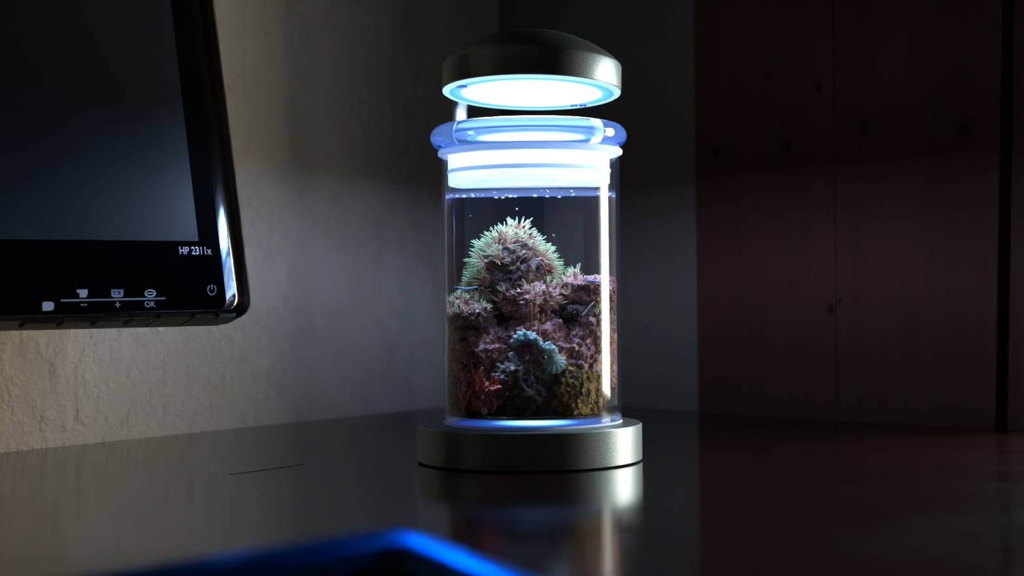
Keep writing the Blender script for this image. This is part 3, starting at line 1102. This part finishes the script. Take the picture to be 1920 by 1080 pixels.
# ------------------------------------------------------------------ air bubbles
def bubble_mesh():
    bm = bmesh.new()
    bmesh.ops.create_icosphere(bm, subdivisions=2, radius=1.0)
    me = mesh_from(bm, 'air_bubble'); smooth(me, 180); me.materials.append(M['bubble'])
    return me
BUB = bubble_mesh()
def bubble(p, r_, lab, grp):
    o = bpy.data.objects.new('air_bubble', BUB)
    o.location = p; o.scale = (r_, r_, r_ * 0.8)
    COL.objects.link(o)
    tag(o, lab, 'bubble', grp)
rnd = random.Random(4)
for k in range(34):
    a = rnd.uniform(0, 2 * PI); rr_ = RW * math.sqrt(rnd.uniform(0.15, 0.9))
    r_ = rnd.choice((0.0004, 0.0005, 0.0006, 0.0008))
    bubble(JC + Vector((rr_ * math.cos(a), rr_ * math.sin(a), ZW - 0.0002 - r_ * 0.7)), r_, 'tiny white air bubble clinging under the water surface', 'bubbles under the water surface')
for px, py, r_ in ((969, 393, 0.0006), (1038, 442, 0.0006), (876, 405, 0.0004)):
    bubble(J(px, py, -0.02), r_, 'tiny white speck drifting in open water above the corals', 'specks drifting in the water')
def on_rock(px, py):
    best = None
    for o in (r_left, r_right, r_mid, r_low, r_olive, r_ledge, r_plate, r_wing, r_rim):
        for v in o.data.vertices:
            p = o.location + v.co
            if p.y < best[0] if best else True:
                x, y = to_px(p)
                if abs(x - px) < 4 and abs(y - py) < 4:
                    best = (p.y, p)
    return best[1] if best else J(px, py, -0.035)
for px, py, r_ in ((1085, 653, 0.0007), (1109, 658, 0.0006), (1094, 590, 0.0008), (1106, 613, 0.0005), (996, 558, 0.0006), (1141, 648, 0.0005), (1131, 668, 0.0005), (915, 660, 0.0004)):
    p = on_rock(px, py) + Vector((0, -r_ * 0.5, r_ * 0.3))
    bubble(p, r_, 'tiny bright air bubble sitting on the rocks', 'bubbles on the rocks')

# ------------------------------------------------------------------ monitor
MO = at_y(372, 452, 0.017)                     # lower right corner of the picture area
YAW = math.radians(36.0); TILT = math.radians(14.0)
MM = Matrix.Translation(MO) @ Matrix.Rotation(YAW, 4, 'Z') @ Matrix.Rotation(-TILT, 4, 'X')
MI = MM.inverted()


def on_front(px, py, y=0.0):
    o_ = MI @ CAM; d_ = MI.to_3x3() @ ray(px, py)
    s = (y - o_.y) / d_.y
    p = o_ + d_ * s
    return p.x, p.z


zbot = on_front(441, 580)[1]
xr = 0.0130
BA, BB = 0.0225, 0.014                        # width and depth of the rolled side
xr_ = xr                                    # where the flat front ends and the side rolls back
mon = thing('computer_monitor', 'black glossy flat computer monitor, switched off, beside the wall', 'monitor')
mon.matrix_world = MM
SW, SH = 0.509, 0.286                          # picture area

def outline(ins_x, ins_z, rad=0.012, n=8):
    x0, x1 = -SW - xr - BA + ins_x, xr + BA - ins_x
    z0, z1 = zbot - 0.002 + ins_z, SH + 0.020 - ins_z
    pts_ = []
    for cx_, cz_, a0 in ((x1 - rad, z0 + rad, -PI / 2), (x1 - rad, z1 - rad, 0), (x0 + rad, z1 - rad, PI / 2), (x0 + rad, z0 + rad, PI)):
        for k in range(n + 1):
            a = a0 + PI / 2 * k / n
            pts_.append((cx_ + rad * math.cos(a), cz_ + rad * math.sin(a)))
    return pts_

layers = []
NS = 14
TH = math.radians(55)
for k in range(NS + 1):
    th = TH * k / NS
    layers.append((outline(BA * (1 - math.sin(th) / math.sin(TH)), 0.002 * (1 - math.sin(th) / math.sin(TH))), BB * (1 - math.cos(th)) / (1 - math.cos(TH))))
def loft(layers, cap0, cap1):
    bm = bmesh.new()
    rs = [[bm.verts.new((x, y, z)) for x, z in o_] for o_, y in layers]
    n = len(rs[0])
    for a_, b_ in zip(rs[:-1], rs[1:]):
        for i in range(n):
            bm.faces.new((a_[i], a_[(i + 1) % n], b_[(i + 1) % n], b_[i]))
    if cap0: bm.faces.new(rs[0])
    if cap1: bm.faces.new(rs[-1])
    bmesh.ops.recalc_face_normals(bm, faces=bm.faces)
    return bm
obj('side_trim', loft(layers, False, False), 'piano_trim', mon, sm=60)
obj('back_cover', loft([(layers[-1][0], layers[-1][1]), (layers[-1][0], 0.030), (outline(0.004, 0.003), 0.036), (outline(0.05, 0.05), 0.05)], False, True), 'back_plastic', mon, sm=50)
fr = obj('front_panel', loft([(outline(BA, 0.002, 0.006), 0.0005), (outline(BA, 0.002, 0.006), -0.0001)], False, True), 'gloss_black', mon, sm=50)
bm = bmesh.new(); box(bm, (-SW, -0.0003, 0.0), (0.0, 0.001, SH))
obj('screen', bm, 'screen', mon)
bm = bmesh.new(); box(bm, (-SW - 0.01, 0.006, zbot - 0.0026), (xr + BA - 0.014, 0.031, zbot - 0.0005))
bmesh.ops.bevel(bm, geom=list(bm.edges), offset=0.0008, segments=2, affect='EDGES')
obj('underside', bm, 'button_plastic', mon, sm=40)
# buttons under the lower edge
for a_, b_ in ((52, 118), (124, 182), (188, 238), (252, 297)):
    x0 = on_front(a_, 590)[0]; x1 = on_front(b_, 590)[0]
    bm = bmesh.new()
    box(bm, (x0, 0.006, zbot - 0.0042), (x1, 0.020, zbot - 0.001))
    bmesh.ops.bevel(bm, geom=list(bm.edges), offset=0.0012, segments=2, affect='EDGES')
    obj('button', bm, 'button_plastic', mon, sm=40)
for a_ in (305, 370, 415):
    x0 = on_front(a_, 585)[0]
    bm = bmesh.new(); box(bm, (x0, 0.004, zbot - 0.0027), (x0 + 0.0012, 0.028, zbot - 0.001))
    obj('underside_seam', bm, 'dark_rubber', mon)
# printed marks
def text_mesh(body, size):
    cu = bpy.data.curves.new('lettering', 'FONT')
    cu.body = body; cu.size = size; cu.extrude = 0.00005; cu.offset = 0.018
    cu.align_x = 'LEFT'; cu.align_y = 'BOTTOM_BASELINE'
    to = bpy.data.objects.new('lettering', cu)
    COL.objects.link(to)
    dg = bpy.context.evaluated_depsgraph_get()
    me = bpy.data.meshes.new_from_object(to.evaluated_get(dg))
    bpy.data.objects.remove(to)
    return me
YP = -0.00025
def lettering(body, px0, px1, pybase, pytop, mat):
    xa, za = on_front(px0, pybase); xb, _ = on_front(px1, pybase); _, zt = on_front((px0 + px1) / 2, pytop)
    me = text_mesh(body, 1.0)
    xs = [v.co.x for v in me.vertices]; ys = [v.co.y for v in me.vertices]
    sx_ = (xb - xa) / (max(xs) - min(xs)); sz_ = (zt - za) / (max(ys) - min(ys))
    for v in me.vertices:
        v.co = Vector(((v.co.x - min(xs)) * sx_ + xa, YP + v.co.z * 1.0, (v.co.y - min(ys)) * sz_ + za))
    me.materials.clear()
    return obj('lettering', me, mat, fr)
lettering('HP 2311x', 337, 397, 477, 463, 'print_bright')
lettering('OK', 272, 292, 576, 565, 'print_white')
lettering('+', 216, 226, 577, 566, 'print_white')
def strip(name, corners, mat, th=0.00025):
    bm = bmesh.new()
    q_ = [on_front(*c_) for c_ in corners]
    a_ = [bm.verts.new((x, -th, z)) for x, z in q_]
    b_ = [bm.verts.new((x, 0.0003, z)) for x, z in q_]
    bm.faces.new(a_)
    bm.faces.new(b_[::-1])
    n = len(q_)
    for i in range(n):
        bm.faces.new((a_[i], b_[i], b_[(i + 1) % n], a_[(i + 1) % n]))
    bmesh.ops.recalc_face_normals(bm, faces=bm.faces)
    return obj(name, bm, mat, fr)
strip('menu_line', [(114, 565.3), (310, 561), (310, 558.2), (114, 562)], 'print_grey')
strip('minus_sign', [(151, 573), (163, 573), (163, 570.5), (151, 570.5)], 'print_grey')
strip('menu_icon', [(81, 583), (98, 582), (101, 578), (101, 569), (97, 566), (81, 566), (79, 569), (79, 580)], 'print_white')
def ring_icon(name, cx_, cy_, rx_, ry_, wd, mat, a0=0.0, a1=2 * PI, n=28):
    bm = bmesh.new()
    closed = a1 - a0 > 6.28
    vs = []
    cnt = n if closed else n + 1
    for k in range(cnt):
        a = a0 + (a1 - a0) * k / n
        o1 = on_front(cx_ + rx_ * math.cos(a), cy_ - ry_ * math.sin(a))
        o2 = on_front(cx_ + (rx_ - wd) * math.cos(a), cy_ - (ry_ - wd) * math.sin(a))
        vs.append([bm.verts.new((o1[0], -0.00025, o1[1])), bm.verts.new((o2[0], -0.00025, o2[1])), bm.verts.new((o2[0], 0.0003, o2[1])), bm.verts.new((o1[0], 0.0003, o1[1]))])
    m_ = len(vs)
    for k in range(m_ if closed else m_ - 1):
        A, B = vs[k], vs[(k + 1) % m_]
        for i in range(4):
            bm.faces.new((A[i], A[(i + 1) % 4], B[(i + 1) % 4], B[i]))
    bmesh.ops.recalc_face_normals(bm, faces=bm.faces)
    return obj(name, bm, mat, fr)
ring_icon('source_icon', 281.5, 550, 10.5, 7.5, 3.0, 'print_white')
strip('source_icon', [(276, 551), (287, 551), (287, 549), (276, 549)], 'print_white')
strip('picture_icon', [(209, 556), (216, 558), (229, 557), (231, 552), (231, 543), (208, 543)], 'print_grey')
strip('picture_icon', [(212, 552), (226, 553), (226, 546), (212, 546)], 'mark_blue', 0.0003)
strip('picture_icon', [(214, 551), (221, 551), (218, 547)], 'print_white', 0.00035)
strip('volume_icon', [(149, 558), (161, 558), (164, 551), (164, 543), (143, 543), (144, 549), (149, 550)], 'print_white')
ring_icon('power_icon', 397, 543.5, 8.5, 10, 2.0, 'print_grey', PI * 0.68, PI * 2.32)
strip('power_icon', [(396, 543), (398.4, 543), (398.4, 534), (396, 534)], 'print_grey')

# stand: neck and foot (parts in the tilted frame are turned back upright)
ms = MO + Matrix.Rotation(YAW, 3, 'Z') @ Vector((-0.27, 0.075, 0))
bm = bmesh.new(); tube(bm, [(ms.x, ms.y, 0.012), (ms.x, ms.y, 0.20)], [0.030, 0.026], 20)
bmesh.ops.transform(bm, matrix=MI, verts=bm.verts)
obj('neck', bm, 'back_plastic', mon, sm=50)
bm = lathe([(0, 0.0), (0.093, 0.0), (0.095, 0.002), (0.092, 0.008), (0.05, 0.013), (0, 0.013)], 48, center=(ms.x, ms.y, 0.0))
bmesh.ops.transform(bm, matrix=MI, verts=bm.verts)
obj('foot', bm, 'gloss_black', mon, sm=40)

# ------------------------------------------------------------------ keyboard in the foreground
KZ = 0.036
kc = at_z(758, 944, KZ)                       # its corner nearest the jar
kx = Vector((-0.70, -0.71, 0)).normalized()    # long side, toward the lower left
ky = Vector((0.60, -0.80, 0)).normalized()     # short side, toward the lower right
ky = (ky - kx * ky.dot(kx)).normalized()
kb = thing('keyboard', 'out of focus glossy keyboard corner with blue lamp reflection put in its colour', 'keyboard')
kb.matrix_world = Matrix.Translation(Vector((kc.x, kc.y, 0))) @ Matrix((kx, ky, Vector((0, 0, 1)))).transposed().to_4x4()
if kx.cross(ky).z < 0:
    kb.matrix_world = Matrix.Translation(Vector((kc.x, kc.y, 0))) @ Matrix((kx, ky, Vector((0, 0, 1)))).transposed().to_4x4()
# long side 0.30, short side 0.12; profile with a rolled rim
def kout(ins, rad, n=8):
    x0, x1, y0, y1 = ins, 0.30 - ins, ins, 0.13 - ins
    o_ = []
    for cx_, cy_, a0 in ((x1 - rad, y0 + rad, -PI / 2), (x1 - rad, y1 - rad, 0), (x0 + rad, y1 - rad, PI / 2), (x0 + rad, y0 + rad, PI)):
        for k in range(n + 1):
            a = a0 + PI / 2 * k / n
            o_.append((cx_ + rad * math.cos(a), cy_ + rad * math.sin(a)))
    return o_
def ksurf(x, y):
    return KZ - 0.16 * y                       # slopes down toward the typist
prof = [(0.002, -0.028), (0.0, -0.020), (0.0, -0.010), (0.0012, -0.0070), (0.004, -0.0044), (0.009, -0.0026), (0.015, -0.0012), (0.021, -0.0003), (0.027, 0.0), (0.030, -0.0010), (0.0325, -0.0055)]
bm = bmesh.new()
rs = []
for ins, dz in prof:
    ring_ = []
    for x, y in kout(ins, max(0.006, 0.020 - ins)):
        z = ksurf(x, y) + dz
        if dz <= -0.02: z = 0.0005 if dz < -0.025 else max(0.004, ksurf(x, y) - 0.016)
        ring_.append(bm.verts.new((x, y, z)))
    rs.append(ring_)
n = len(rs[0])
for a_, b_ in zip(rs[:-1], rs[1:]):
    for i in range(n):
        bm.faces.new((a_[i], a_[(i + 1) % n], b_[(i + 1) % n], b_[i]))
bm.faces.new(rs[0]); bm.faces.new(rs[-1])
bmesh.ops.recalc_face_normals(bm, faces=bm.faces)
obj('body', bm, 'keyboard_blue_tint', kb, sm=60)
bmk = bmesh.new()
box(bmk, (-0.0078, -0.0072, 0), (0.0078, 0.0072, 0.005))
for v in bmk.verts:
    if v.co.z > 0.003:
        v.co.x *= 0.8; v.co.y *= 0.8
bmesh.ops.bevel(bmk, geom=list(bmk.edges), offset=0.0008, segments=1, affect='EDGES')
kme = mesh_from(bmk, 'key'); kme.materials.append(M['key_plastic'])
for i in range(12):
    for j in range(4):
        x, y = 0.044 + i * 0.0188, 0.042 + j * 0.0165
        o = bpy.data.objects.new('key', kme)
        COL.objects.link(o); o.parent = kb
        o.matrix_local = Matrix.Translation((x, y, ksurf(x, y) - 0.0052)) @ Matrix.Rotation(-0.16, 4, 'X')
